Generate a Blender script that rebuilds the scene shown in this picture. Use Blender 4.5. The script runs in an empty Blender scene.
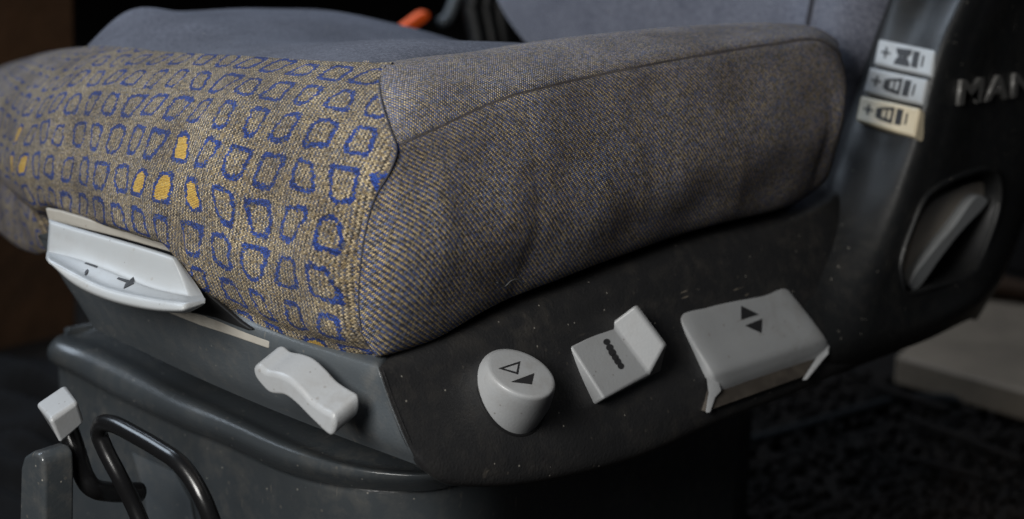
import bpy, bmesh, math, random
import numpy as np
from mathutils import Vector, Matrix, Euler
random.seed(7)
S = bpy.context.scene
COL = S.collection

# ------------------------------------------------------------------ camera
# The camera was measured from the photograph's vanishing points. X runs back along the seat's
# side, Y across the seat away from the viewer, Z up; the lower front corner of the cushion is (0,0,0).
F, CX, CY = 1800.0, 512.0, 259.5
_a = np.array([1690, -496, 1800.0]); _a /= np.linalg.norm(_a)
_b = np.array([-2081, -560, 1800.0]); _b -= _a * (_a @ _b); _b /= np.linalg.norm(_b)
_c = np.cross(_a, _b)
if _c[1] > 0: _c = -_c
RM = np.stack([_a, _b, _c], 1)
TV = np.array([(378 - CX) / F, (357 - CY) / F, 1]) * 0.91
CAM = -RM.T @ TV

def proj(p):
    q = RM @ np.array(p, float) + TV
    return CX + F * q[0] / q[2], CY + F * q[1] / q[2]
def ray(px, py): return RM.T @ np.array([(px - CX) / F, (py - CY) / F, 1.0])
def P(px, py, ax, v):                        # the point of the plane axis=v seen at a pixel
    d = ray(px, py); t = (v - CAM[ax]) / d[ax]
    return CAM + t * d
def PY(px, py, y): return P(px, py, 1, y)
def PX(px, py, x): return P(px, py, 0, x)
def PZ(px, py, z): return P(px, py, 2, z)
def PP(px, py, p0, n):
    d = ray(px, py); t = ((np.array(p0) - CAM) @ n) / (d @ n)
    return CAM + t * d
def nrm(v): v = np.array(v, float); return v / np.linalg.norm(v)
def plane_of(a, b, c):
    n = nrm(np.cross(np.array(b) - a, np.array(c) - a))
    if n @ (CAM - np.array(a)) < 0: n = -n
    return np.array(a), n

# ------------------------------------------------------------------ scene helpers
def empty(name, loc, label, cat, group=None):
    o = bpy.data.objects.new(name, None); COL.objects.link(o)
    o.location = loc; o.empty_display_size = .05
    o['label'] = label; o['category'] = cat
    if group: o['group'] = group
    return o
def tag(o, label, cat, group=None):
    o['label'] = label; o['category'] = cat
    if group: o['group'] = group
    return o
def link(name, me, mat, parent=None, smooth=True):
    o = bpy.data.objects.new(name, me); COL.objects.link(o)
    if mat: me.materials.append(mat)
    if smooth:
        for p in me.polygons: p.use_smooth = True
    if parent:
        o.parent = parent
        m = Matrix.Translation(parent.location) if parent.parent is None else Matrix.Identity(4)
        o.matrix_parent_inverse = m.inverted()
    return o
def from_bm(name, bm, mat, parent=None, smooth=True, recalc=True):
    if recalc: bmesh.ops.recalc_face_normals(bm, faces=bm.faces)
    me = bpy.data.meshes.new(name); bm.to_mesh(me); bm.free()
    return link(name, me, mat, parent, smooth)
def bev(o, w, seg=3, ang=30):
    m = o.modifiers.new('bevel', 'BEVEL'); m.width = w; m.segments = seg
    m.limit_method = 'ANGLE'; m.angle_limit = math.radians(ang); m.harden_normals = True
    m.use_clamp_overlap = True
    return o
def subd(o, n=2):
    m = o.modifiers.new('sub', 'SUBSURF'); m.levels = n; m.render_levels = n; return o
def solid(o, t, off=-1):
    m = o.modifiers.new('solid', 'SOLIDIFY'); m.thickness = t; m.offset = off; return o

def cr1(pts, n):
    """Centripetal Catmull-Rom through a list of points, n samples."""
    pts = np.array(pts, float); k = len(pts)
    ext = np.vstack([2 * pts[0] - pts[1], pts, 2 * pts[-1] - pts[-2]])
    d = np.maximum(np.linalg.norm(np.diff(ext, axis=0), axis=1), 1e-7) ** .5
    out = []
    for t in np.linspace(0, k - 1, n):
        i = min(int(t), k - 2); f = t - i
        p0, p1, p2, p3 = ext[i], ext[i + 1], ext[i + 2], ext[i + 3]
        t0 = 0; t1 = d[i]; t2 = t1 + d[i + 1]; t3 = t2 + d[i + 2]; u = t1 + f * (t2 - t1)
        a1 = (t1 - u) / (t1 - t0) * p0 + (u - t0) / (t1 - t0) * p1
        a2 = (t2 - u) / (t2 - t1) * p1 + (u - t1) / (t2 - t1) * p2
        a3 = (t3 - u) / (t3 - t2) * p2 + (u - t2) / (t3 - t2) * p3
        b1 = (t2 - u) / (t2 - t0) * a1 + (u - t0) / (t2 - t0) * a2
        b2 = (t3 - u) / (t3 - t1) * a2 + (u - t1) / (t3 - t1) * a3
        out.append((t2 - u) / (t2 - t1) * b1 + (u - t1) / (t2 - t1) * b2)
    return np.array(out)
def patch(ctrl, nr, nc):
    """ctrl[rows][cols][3] -> dense grid nr x nc x 3"""
    a = np.array([cr1(r, nc) for r in ctrl])
    return np.array([cr1(a[:, j], nr) for j in range(nc)]).transpose(1, 0, 2)
def interp(tab, x):
    xs, ys = zip(*tab); return float(np.interp(x, xs, ys))
def smooth_interp(tab, x):
    """monotone-ish smooth interpolation"""
    xs = [t[0] for t in tab]; ys = [t[1] for t in tab]
    if x <= xs[0]: return ys[0]
    if x >= xs[-1]: return ys[-1]
    i = max(j for j in range(len(xs) - 1) if xs[j] <= x)
    def slope(j):
        if j == 0: return (ys[1] - ys[0]) / (xs[1] - xs[0])
        if j == len(xs) - 1: return (ys[-1] - ys[-2]) / (xs[-1] - xs[-2])
        return (ys[j + 1] - ys[j - 1]) / (xs[j + 1] - xs[j - 1])
    h = xs[i + 1] - xs[i]; t = (x - xs[i]) / h
    m0, m1 = slope(i) * h, slope(i + 1) * h
    return (2*t**3-3*t*t+1)*ys[i] + (t**3-2*t*t+t)*m0 + (-2*t**3+3*t*t)*ys[i+1] + (t**3-t*t)*m1

def grid(name, G, mat, parent=None, uv=None, flip=False):
    nr, nc = G.shape[:2]
    me = bpy.data.meshes.new(name)
    v = [tuple(p) for r in G for p in r]
    f = []
    for i in range(nr - 1):
        for j in range(nc - 1):
            q = (i * nc + j, i * nc + j + 1, (i + 1) * nc + j + 1, (i + 1) * nc + j)
            f.append(q[::-1] if flip else q)
    me.from_pydata(v, [], f)
    me.update()
    if sum(p.area * float(np.array(p.normal) @ (CAM - np.array(p.center))) for p in me.polygons) < 0:   # outside faces out
        me.flip_normals()
    if uv is None:
        du = np.linalg.norm(np.diff(G, axis=1), axis=2); dv = np.linalg.norm(np.diff(G, axis=0), axis=2)
        U = np.concatenate([np.zeros((nr, 1)), np.cumsum(du, 1)], 1)
        V = np.concatenate([np.zeros((1, nc)), np.cumsum(dv, 0)], 0)
        uv = np.stack([U, V], 2)
    L = me.uv_layers.new(name='UVMap')
    for p in me.polygons:
        for li in p.loop_indices:
            vi = me.loops[li].vertex_index
            L.data[li].uv = uv[vi // nc, vi % nc]
    return link(name, me, mat, parent)

def prism(name, pts, vec, mat, parent=None, bevel=0, seg=3, ang=30):
    """an outline with real thickness: front cap pts, back cap pts+vec"""
    bm = bmesh.new()
    a = [bm.verts.new(p) for p in pts]; b = [bm.verts.new(np.array(p) + vec) for p in pts]
    bm.faces.new(a); bm.faces.new(b[::-1])
    n = len(pts)
    for i in range(n): bm.faces.new((a[i], b[i], b[(i + 1) % n], a[(i + 1) % n]))
    o = from_bm(name, bm, mat, parent)
    if bevel: bev(o, bevel, seg, ang)
    return o
def sheet(name, polys, mat, parent=None, vec=(0, 0, 0)):
    """thin printed mark: several polygons, each a flat prism"""
    bm = bmesh.new(); vec = np.array(vec)
    for pts in polys:
        a = [bm.verts.new(p) for p in pts]; b = [bm.verts.new(np.array(p) + vec) for p in pts]
        bm.faces.new(a); bm.faces.new(b[::-1]); n = len(pts)
        for i in range(n): bm.faces.new((a[i], b[i], b[(i + 1) % n], a[(i + 1) % n]))
    return from_bm(name, bm, mat, parent, smooth=False)
def tube(name, pts, rad, mat, parent=None, n=60, k=14, flat=1.0, cap=True):
    C = cr1(pts, n); bm = bmesh.new(); rings = []
    up = np.array([.13, .2, 1.0])
    for i in range(n):
        t = nrm(C[min(i + 1, n - 1)] - C[max(i - 1, 0)])
        u = nrm(np.cross(t, up)); w = np.cross(u, t)
        r = rad[0] + (rad[1] - rad[0]) * i / (n - 1) if isinstance(rad, tuple) else rad
        rings.append([bm.verts.new(C[i] + r * (math.cos(x) * u + flat * math.sin(x) * w)) for x in [2 * math.pi * q / k for q in range(k)]])
    for i in range(n - 1):
        for q in range(k): bm.faces.new((rings[i][q], rings[i][(q + 1) % k], rings[i + 1][(q + 1) % k], rings[i + 1][q]))
    if cap: bm.faces.new(rings[0][::-1]); bm.faces.new(rings[-1])
    return from_bm(name, bm, mat, parent)
def box(name, c, size, mat, parent=None, rot=(0, 0, 0), bevel=0):
    bm = bmesh.new(); bmesh.ops.create_cube(bm, size=1)
    M = Matrix.Translation(Vector(c)) @ Euler(rot).to_matrix().to_4x4() @ Matrix.Diagonal((*size, 1))
    bmesh.ops.transform(bm, matrix=M, verts=bm.verts)
    o = from_bm(name, bm, mat, parent)
    if bevel: bev(o, bevel)
    return o
def smooth_poly(pts, n=8):
    """closed Catmull-Rom through an outline"""
    pts = [np.array(p, float) for p in pts]; k = len(pts); out = []
    for i in range(k):
        p0, p1, p2, p3 = pts[i - 1], pts[i], pts[(i + 1) % k], pts[(i + 2) % k]
        for q in range(n):
            f = q / n
            out.append(.5 * ((2 * p1) + (-p0 + p2) * f + (2 * p0 - 5 * p1 + 4 * p2 - p3) * f * f + (-p0 + 3 * p1 - 3 * p2 + p3) * f ** 3))
    return out

# ------------------------------------------------------------------ materials
def lin(r, g, b):
    f = lambda c: (c / 12.92 if c <= .04045 else ((c + .055) / 1.055) ** 2.4)
    return (f(r / 255), f(g / 255), f(b / 255), 1)
class NT:
    def __init__(s, name):
        s.m = bpy.data.materials.new(name); s.m.use_nodes = True; s.t = s.m.node_tree
        s.b = s.t.nodes['Principled BSDF']
    def n(s, typ, **kw):
        x = s.t.nodes.new(typ)
        for k, v in kw.items(): setattr(x, k, v)
        return x
    def l(s, a, b): s.t.links.new(a, b)
    def put(s, sock, v):
        if isinstance(v, (int, float)): sock.default_value = v
        elif isinstance(v, tuple): sock.default_value = v
        else: s.l(v, sock)
    def math(s, op, a, b=None, c=None):
        x = s.n('ShaderNodeMath', operation=op)
        s.put(x.inputs[0], a)
        if b is not None: s.put(x.inputs[1], b)
        if c is not None: s.put(x.inputs[2], c)
        return x.outputs[0]
    def mix(s, f, a, b):
        x = s.n('ShaderNodeMix', data_type='RGBA')
        s.put(x.inputs[0], f); s.put(x.inputs[6], a); s.put(x.inputs[7], b)
        return x.outputs[2]
    def comb(s, x, y, z=0.0):
        c = s.n('ShaderNodeCombineXYZ'); s.put(c.inputs[0], x); s.put(c.inputs[1], y); s.put(c.inputs[2], z); return c.outputs[0]
    def noise(s, vec, scale, detail=3, rough=.55):
        x = s.n('ShaderNodeTexNoise'); x.inputs['Scale'].default_value = scale
        x.inputs['Detail'].default_value = detail; x.inputs['Roughness'].default_value = rough
        if vec is not None: s.l(vec, x.inputs['Vector'])
        return x
    def white(s, vec):
        x = s.n('ShaderNodeTexWhiteNoise', noise_dimensions='3D'); s.l(vec, x.inputs['Vector']); return x
    def ramp(s, f, stops, interp='LINEAR'):
        x = s.n('ShaderNodeValToRGB'); x.color_ramp.interpolation = interp
        e = x.color_ramp.elements
        while len(e) < len(stops): e.new(.5)
        for q, (p, c) in zip(e, stops): q.position = p; q.color = c
        s.put(x.inputs[0], f); return x.outputs[0]
    def bump(s, h, strength=.5, dist=.001, normal=None):
        x = s.n('ShaderNodeBump'); x.inputs['Strength'].default_value = strength; x.inputs['Distance'].default_value = dist
        s.put(x.inputs['Height'], h)
        if normal is not None: s.l(normal, x.inputs['Normal'])
        return x.outputs[0]

def plastic(name, col, rough=.5, grain=.25, grain_scale=1400, dust=.0, dustcol=lin(150, 140, 125), scratch=.0, spec=.5, var=.12):
    t = NT(name); co = t.n('ShaderNodeTexCoord').outputs['Object']
    big = t.noise(co, 14, 4).outputs[0]; med = t.noise(co, 90, 5, .65).outputs[0]; fine = t.noise(co, grain_scale, 2).outputs[0]
    dark = tuple(c * (1 - var) for c in col[:3]) + (1,); lite = tuple(min(1, c * (1 + var)) for c in col[:3]) + (1,)
    c = t.mix(big, dark, lite)
    if dust:
        d = t.math('MULTIPLY', t.ramp(med, [(.45, (0, 0, 0, 1)), (.75, (1, 1, 1, 1))]), t.ramp(big, [(.35, (0, 0, 0, 1)), (.7, (1, 1, 1, 1))]))
        sp = t.n('ShaderNodeTexVoronoi'); sp.inputs['Scale'].default_value = 170; t.l(co, sp.inputs['Vector'])
        wn = t.white(sp.outputs['Position']).outputs[0]
        speck = t.math('MULTIPLY', t.math('LESS_THAN', sp.outputs['Distance'], .17), t.math('GREATER_THAN', wn, .86))
        d = t.math('MAXIMUM', d, t.math('MULTIPLY', speck, .8))
        c = t.mix(t.math('MULTIPLY', d, dust), c, dustcol)
        s2 = t.n('ShaderNodeTexVoronoi'); s2.inputs['Scale'].default_value = 230; t.l(co, s2.inputs['Vector'])
        c = t.mix(t.math('MULTIPLY', t.math('MULTIPLY', t.math('LESS_THAN', s2.outputs['Distance'], .13), t.math('GREATER_THAN', t.white(s2.outputs['Position']).outputs[0], .90)), .5), c, lin(170, 165, 155) if col[0] < .25 else lin(80, 72, 62))
    if scratch:
        mp = t.n('ShaderNodeMapping'); mp.inputs['Scale'].default_value = (35, 900, 60); mp.inputs['Rotation'].default_value = (.3, .5, .8)
        t.l(co, mp.inputs['Vector'])
        sc = t.ramp(t.noise(mp.outputs[0], 1.0, 2).outputs[0], [(.68, (0, 0, 0, 1)), (.72, (1, 1, 1, 1))])
        msk = t.ramp(t.noise(co, 22, 2).outputs[0], [(.55, (0, 0, 0, 1)), (.65, (1, 1, 1, 1))])
        c = t.mix(t.math('MULTIPLY', t.math('MULTIPLY', sc, msk), scratch), c, dustcol)
    t.l(c, t.b.inputs['Base Color'])
    r = t.math('ADD', rough - .09, t.math('MULTIPLY', med, .18)); t.l(r, t.b.inputs['Roughness'])
    t.b.inputs['Specular IOR Level'].default_value = spec
    h = t.math('ADD', t.math('MULTIPLY', fine, 1.0), t.math('MULTIPLY', med, .4))
    t.l(t.bump(h, grain, .0006), t.b.inputs['Normal'])
    return t.m

STITCH = (.00128, .00106)
def fabric(name, kind):
    STITCH = (.00128, .00106) if kind != 'rib' else (.00130, .00108)
    """kind: 'cells' = front cover with outlined cells, 'rib' = bolster twill, 'plain' = velour"""
    t = NT(name)
    uv = t.n('ShaderNodeUVMap', uv_map='UVMap').outputs[0]
    sep = t.n('ShaderNodeSeparateXYZ'); t.l(uv, sep.inputs[0]); u, v = sep.outputs[0], sep.outputs[1]
    big = t.noise(uv, 16, 3).outputs[0]; mid = t.noise(uv, 110, 4, .7).outputs[0]
    if kind == 'rib':   # the twill lines climb gently
        v2 = t.math('ADD', v, t.math('MULTIPLY', u, .12)); u2 = u
    else: u2, v2 = u, v
    jit = t.math('MULTIPLY', t.math('SUBTRACT', mid, .5), .0012)
    row = t.math('FLOOR', t.math('DIVIDE', t.math('ADD', v2, jit), STITCH[1]))
    fv = t.math('FRACT', t.math('DIVIDE', t.math('ADD', v2, jit), STITCH[1]))
    par = t.math('MULTIPLY', t.math('MODULO', row, 2), .5) if kind != 'rib' else t.math('MULTIPLY', row, .37)
    uu = t.math('ADD', t.math('DIVIDE', u2, STITCH[0]), par)
    colu = t.math('FLOOR', uu); fu = t.math('FRACT', uu)
    w = t.white(t.comb(colu, row, .5)).outputs[0]
    dome = t.math('MULTIPLY', t.math('SINE', t.math('MULTIPLY', fu, math.pi)), t.math('SINE', t.math('MULTIPLY', fv, math.pi)))
    chk = t.math('MODULO', t.math('ADD', colu, row), 2)
    chk = t.math('ABSOLUTE', chk)
    gapk = t.ramp(dome, [(.05, (.30, .29, .31, 1)), (.55, (1, 1, 1, 1))])
    if kind == 'cells':
        ya = t.ramp(w, [(0, lin(138, 121, 94)), (.25, lin(182, 164, 130)), (.6, lin(212, 194, 158)), (.85, lin(158, 149, 131))], 'CONSTANT')
        bl = t.ramp(w, [(0, lin(70, 66, 62)), (.3, lin(122, 112, 98)), (.6, lin(96, 100, 116)), (.85, lin(156, 138, 100))], 'CONSTANT')
        base = t.mix(chk, ya, bl)
        # cell pattern, evaluated at the stitch centre so that its edges are ragged like the knit's
        us = t.math('MULTIPLY', t.math('SUBTRACT', t.math('ADD', colu, .5), par), STITCH[0])
        vs = t.math('MULTIPLY', t.math('ADD', row, .5), STITCH[1])
        cw, ch = CELL
        vsd = t.math('ADD', vs, t.math('MULTIPLY', t.math('SUBTRACT', t.noise(uv, 30, 1).outputs[0], .5), .006))
        V = t.math('ADD', t.math('DIVIDE', vsd, ch), CELL_OFF[1]); R_ = t.math('FLOOR', V)
        b = t.math('SUBTRACT', t.math('FRACT', V), .5)
        U = t.math('ADD', t.math('ADD', t.math('DIVIDE', us, cw), CELL_OFF[0]), t.math('MULTIPLY', t.math('SUBTRACT', t.noise(t.comb(us, R_, 2.0), 9, 1).outputs[0], .5), .5))
        C_ = t.math('FLOOR', U); a = t.math('SUBTRACT', t.math('FRACT', U), .5)
        rn = t.white(t.comb(C_, R_, 9.1)); rs = t.n('ShaderNodeSeparateColor'); t.l(rn.outputs['Color'], rs.inputs[0])
        r1, r2, r3 = rs.outputs
        nz = t.n('ShaderNodeSeparateColor'); t.l(t.noise(t.comb(us, vs, 0.0), 150, 1).outputs['Color'], nz.inputs[0])
        a = t.math('ADD', a, t.math('MULTIPLY', t.math('SUBTRACT', nz.outputs[0], .5), .17))
        b2 = t.math('ADD', b, t.math('MULTIPLY', t.math('SUBTRACT', nz.outputs[1], .5), .15))
        a = t.math('ADD', a, t.math('MULTIPLY', t.math('MULTIPLY', t.math('SUBTRACT', r1, .42), .75), b2))
        a = t.math('MULTIPLY', a, t.math('ADD', 1.0, t.math('MULTIPLY', t.math('MULTIPLY', t.math('SUBTRACT', r2, .5), 1.7), b2)))
        sx = t.math('ADD', .23, t.math('MULTIPLY', r3, .11)); sy = t.math('ADD', .33, t.math('MULTIPLY', r2, .06))
        d = t.math('POWER', t.math('ADD', t.math('POWER', t.math('DIVIDE', t.math('ABSOLUTE', a), sx), 4.0), t.math('POWER', t.math('DIVIDE', t.math('ABSOLUTE', b2), sy), 4.0)), 1 / 4.0)
        ring = t.math('MULTIPLY', t.math('GREATER_THAN', t.math('ADD', d, t.math('MULTIPLY', w, .06)), .79), t.math('LESS_THAN', t.math('ADD', d, t.math('MULTIPLY', w, .06)), 1.10))
        inside = t.math('LESS_THAN', d, .76)
        yel = None
        for (cc, rr) in YELLOW:
            e = t.math('MULTIPLY', t.math('COMPARE', C_, float(cc), .1), t.math('COMPARE', R_, float(rr), .1))
            yel = e if yel is None else t.math('MAXIMUM', yel, e)
        blue = t.ramp(w, [(0, lin(34, 50, 104)), (.25, lin(42, 66, 140)), (.6, lin(56, 86, 166)), (.90, lin(108, 106, 108))], 'CONSTANT')
        yc = t.ramp(t.math('ADD', t.math('MULTIPLY', w, .6), t.math('MULTIPLY', t.white(t.comb(0.0, row, 4.0)).outputs[0], .4)), [(0, lin(206, 164, 66)), (.3, lin(228, 186, 82)), (.75, lin(236, 200, 110))], 'CONSTANT')
        c = t.mix(ring, base, blue)
        if yel is not None: c = t.mix(t.math('MULTIPLY', inside, yel), c, yc)
        gm = t.n('ShaderNodeMix', data_type='RGBA', blend_type='MULTIPLY'); gm.inputs[0].default_value = .8
        t.l(c, gm.inputs[6]); t.l(gapk, gm.inputs[7]); c = gm.outputs[2]
        grime = t.ramp(big, [(.3, (.52, .50, .50, 1)), (.62, (1, 1, 1, 1))])
        bs = .9
    elif kind == 'rib':
        ya = t.ramp(w, [(0, lin(150, 136, 108)), (.3, lin(190, 172, 132)), (.65, lin(214, 192, 146)), (.88, lin(150, 148, 146))], 'CONSTANT')
        bl = t.ramp(w, [(0, lin(62, 70, 94)), (.35, lin(80, 98, 152)), (.75, lin(110, 126, 170)), (.92, lin(136, 134, 132))], 'CONSTANT')
        base = t.mix(chk, ya, bl); gap = gapk
        mm = t.n('ShaderNodeMix', data_type='RGBA', blend_type='MULTIPLY'); mm.inputs[0].default_value = 1
        t.l(base, mm.inputs[6]); t.l(gap, mm.inputs[7]); c = mm.outputs[2]
        grime = t.ramp(big, [(.32, (.60, .56, .52, 1)), (.6, (1, 1, 1, 1))])
        bs = .9
    elif kind == 'insert':
        c = t.mix(w, lin(60, 62, 72), lin(92, 94, 104)); grime = t.ramp(big, [(.3, (.6, .6, .62, 1)), (.65, (1, 1, 1, 1))]); bs = .5  # the velour again, coloured darker to offset the strong rear lamp
    else:
        c = t.mix(w, lin(78, 81, 92), lin(112, 114, 124)); grime = t.ramp(big, [(.3, (.75, .75, .78, 1)), (.65, (1, 1, 1, 1))]); bs = .4
    mm = t.n('ShaderNodeMix', data_type='RGBA', blend_type='MULTIPLY'); mm.inputs[0].default_value = 1
    t.l(c, mm.inputs[6]); t.l(grime, mm.inputs[7])
    # stray lint
    lint = t.n('ShaderNodeTexVoronoi'); lint.inputs['Scale'].default_value = 130; t.l(uv, lint.inputs['Vector'])
    lk = t.math('MULTIPLY', t.math('LESS_THAN', lint.outputs['Distance'], .07), t.math('GREATER_THAN', t.white(lint.outputs['Position']).outputs[0], .8))
    c = t.mix(t.math('MULTIPLY', lk, .55), mm.outputs[2], lin(205, 200, 190))
    t.l(c, t.b.inputs['Base Color'])
    t.b.inputs['Roughness'].default_value = .95; t.b.inputs['Specular IOR Level'].default_value = .15
    t.b.inputs['Sheen Weight'].default_value = .07 if kind == 'cells' else .14 if kind == 'rib' else .3 if kind == 'plain' else .08
    t.b.inputs['Sheen Roughness'].default_value = .45
    t.b.inputs['Sheen Tint'].default_value = (.75, .82, 1, 1)
    n1 = t.bump(mid, .35, .0025)
    t.l(t.bump(dome, bs, .0007, n1), t.b.inputs['Normal'])
    return t.m

CELL = (.0272, .0285); CELL_OFF = (20.0, 20.0); YELLOW = []
CELL_OFF = (20.683, 20.0); YELLOW = [(25, 24), (26, 24), (27, 24), (26, 23), (35, 23), (34, 24), (35, 24), (22, 27)]
M_CELLS = fabric('cell_cloth', 'cells'); M_RIB = fabric('rib_cloth', 'rib'); M_PLAIN = fabric('velour', 'plain'); M_INSERT = fabric('darkened_velour', 'insert')
M_PANEL = plastic('black_plastic', lin(38, 38, 39), .42, .55, 620, dust=.10, scratch=.5)
M_COVER = plastic('cover_plastic', lin(27, 28, 29), .46, .5, 620, dust=.05)
M_FASCIA = plastic('grey_plastic', lin(73, 78, 82), .36, .35, 700, dust=.2, scratch=.35)
M_BASE = plastic('base_plastic', lin(56, 60, 63), .24, .2, 700, dust=.18, scratch=.4)
M_WHITE = plastic('white_plastic', lin(154, 157, 159), .42, .08, 900, dust=.35, dustcol=lin(120, 110, 95), scratch=.4, var=.05)
M_TRIM = plastic('cream_plastic', lin(158, 154, 146), .5, .1, 900, dust=.5, dustcol=lin(95, 80, 62), var=.08)
M_GREY = plastic('knob_plastic', lin(148, 150, 152), .38, .16, 700, dust=.42, dustcol=lin(104, 94, 82), scratch=.5, var=.10)
M_HOLLOW_SHADE = plastic('hollow_shade', lin(58, 53, 48), .6, .1, dust=.3)  # dark colour stands for the shade inside the paddle's hollow
M_PLATE = plastic('brightened_recess_plastic', lin(172, 162, 150), .5, .15, dust=.2)  # colour brightened to make up for the little light reaching the pocket
M_INK = plastic('ink', lin(32, 32, 34), .6, .05)
M_RUBBER = plastic('black_steel', lin(17, 17, 18), .26, .06, 500)
M_DARK = plastic('dark_plastic', lin(16, 16, 17), .6, .1)
M_STITCH = plastic('seam_thread', lin(44, 44, 52), .9, .3)

# ================================================================== THE SEAT
seat = empty('truck_seat', (.22, .2, -.34), 'worn truck seat with patterned cloth cushion, black control panel and white levers', 'truck seat')

# ---- cushion front surface: a rolled front edge, lower at the far end, curving back at both ends
PROF = [(0, -.002), (.08, -.011), (.2, -.0155), (.35, -.0165), (.5, -.0125), (.62, -.006), (.75, .005), (.86, .019), (.94, .034), (1.0, .055)]
def xoff(y): return .55 * max(0, y - .08) ** 2 + (.010 * ((.035 - y) / .035) ** 2 if y < .035 else 0)
ZT = []
for px, py in [(383, 64), (320, 62), (240, 57), (165, 53), (100, 47), (50, 51), (5, 67), (-25, 88)]:
    y = .1
    for _ in range(12): q = PX(px, py, .050 + xoff(y)); y = q[1]
    ZT.append((y, q[2]))
ZT.sort()
def ztop(y): return smooth_interp(ZT, y)
def fsurf(y, z):
    zt = ztop(y); zn = min(1, max(0, z / zt))
    return np.array([smooth_interp(PROF, zn) + xoff(y), y, z])
def on_front(px, py):
    """where a pixel's ray meets the cushion's front surface"""
    x = -.01
    for _ in range(30):
        q = PX(px, py, x); x = .5 * x + .5 * fsurf(q[1], q[2])[0]
    return PX(px, py, x)
seam_px = [(384, 66), (378, 82), (381, 105), (389, 130), (395, 150), (388, 172), (373, 198), (364, 230), (359, 265), (357, 300), (359, 325), (366, 345), (378, 357)]
SEAM = [on_front(*p) for p in seam_px]
bot_px = [(378, 357), (350, 356), (325, 353), (295, 347), (262, 338), (240, 328), (219, 313), (204, 298), (187, 276), (166, 252), (158, 245), (120, 233), (80, 221), (48, 208.5), (43.5, 209), (43, 225), (49, 240), (44, 253), (32, 256), (15, 250), (-5, 234), (-25, 205)]
BOT = []
for p in bot_px:
    q = on_front(*p)
    if BOT and q[1] <= BOT[-1][0]: q[1] = BOT[-1][0] + .0012
    BOT.append((q[1], q[2]))
def zbot(y): return interp(BOT, y)

YEND = BOT[-1][0]
NR, NC = 84, 150
ys = np.linspace(0, 1, NC)
sz = [(p[2], p[1]) for p in SEAM][::-1]                   # seam y as a function of z
def yseam(z): return smooth_interp(sz, z)
G = np.zeros((NR + 6, NC, 3)); UVg = np.zeros((NR + 6, NC, 2))
rng = np.random.RandomState(3)
def wr(y, z):                                            # soft creases of a sat-on cushion
    return (.0016 * math.sin(38 * y + 30 * z) + .0011 * math.sin(95 * y - 60 * z + 1.3) + .0008 * math.sin(160 * z + 25 * y))
for j in range(NC):
    f = ys[j]
    for i in range(NR):
        tt = i / (NR - 1)
        y0 = f * YEND
        for _ in range(4):
            zb, zt = zbot(y0), ztop(y0)
            z = zt + (zb - zt) * tt
            y0 = yseam(z) + f * (YEND - yseam(z))
        p = fsurf(y0, z)
        zt = ztop(y0)
        # soften the top: the profile is walked by height, so blend rows near the crest
        p[0] -= wr(y0, z) * min(1, 4 * (1 - abs(2 * tt - 1)))
        # lower edge rolls under
        e = max(0, (tt - .93) / .07); p[0] += .004 * e * e
        # pinch at the seam
        ds = (y0 - yseam(z)); p[0] += .0030 * math.exp(-(ds / .004) ** 2)
        G[i + 3, j] = p
        zn = min(1, max(0, z / zt)); UVg[i + 3, j] = (y0 * 1.0 + .12 * max(0, y0 - .08) ** 2 * 4, (1 - zn) * .148)
    top = G[3, j].copy()
    for q in range(3):
        k = 3 - q; G[q, j] = top + np.array([.012 * k, 0, -.0032 * k * k - .009 * k * math.exp(-(ys[j] / .08) ** 2)]); UVg[q, j] = UVg[3, j] + np.array([0, -.012 * k])
    bt = G[NR + 2, j].copy()
    for q in range(3):
        G[NR + 3 + q, j] = bt + np.array([.007 * (q + 1), 0, .0012 * (q + 1) ** 2]); UVg[NR + 3 + q, j] = UVg[NR + 2, j] + np.array([0, .006 * (q + 1)])
# top profile arc length matters for the pattern's rows: use true arc length, measured once per column, scaled by height
for j in range(NC):
    s = np.concatenate([[0], np.cumsum(np.linalg.norm(np.diff(G[:, j], axis=0), axis=1))])
    zt = ztop(G[3, j, 1]); UVg[:, j, 1] = (s - s[3]) * (.148 / zt) - CELL[1] * np.interp(UVg[40, j, 0], [0, .08, .157, .22, .28, .35, .41], [.15, -.03, -.2, -.18, .08, .5, .95])
cushion = grid('cushion_front_cover', G, M_CELLS, seat, UVg, flip=True)
solid(cushion, .003).modifiers['solid'].use_rim = False

# ---- near side bolster
rows = [
    (.042, [(432, 59), (500, 51), (600, 36), (700, 26), (775, 23), (815, 28), (833, 42)]),
    (.018, [(436, 86), (502, 72), (600, 53), (700, 38), (778, 31), (820, 33), (839, 48)]),
    (.004, [(440, 127), (505, 99), (600, 76), (700, 56), (780, 44), (824, 42), (843, 60)]),
    (-.010, [(432, 190), (505, 165), (600, 140), (700, 110), (785, 88), (828, 78), (847, 84)]),
    (-.015, [(425, 250), (500, 230), (600, 200), (700, 170), (785, 140), (826, 123), (845, 115)]),
    (-.009, [(425, 308), (500, 272), (600, 238), (700, 204), (782, 178), (818, 162), (838, 148)]),
    (.004, [(432, 341), (500, 303), (600, 263), (700, 229), (780, 208), (806, 197), (824, 180)])]
si = [0, 1.6, 3.9, 6.3, 8, 10, 12]
def seam_at(t):
    i = min(int(t), 11); f = t - i; return SEAM[i] * (1 - f) + SEAM[i + 1] * f
ctrl = []
for (y, pts), t in zip(rows, si):
    s0 = seam_at(t); line = [PY(px, py, y) for px, py in pts]
    m = s0 * .72 + line[0] * .28; m[1] = s0[1] * .42 + line[0][1] * .58 - .0008 if t > 3 else s0[1] * .8 + line[0][1] * .2 - .006
    e = line[-1].copy(); e2 = e + np.array([.004, .022, 0]); e3 = e + np.array([-.01, .05, 0])
    ctrl.append([s0, m] + line + [e2, e3])
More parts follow.
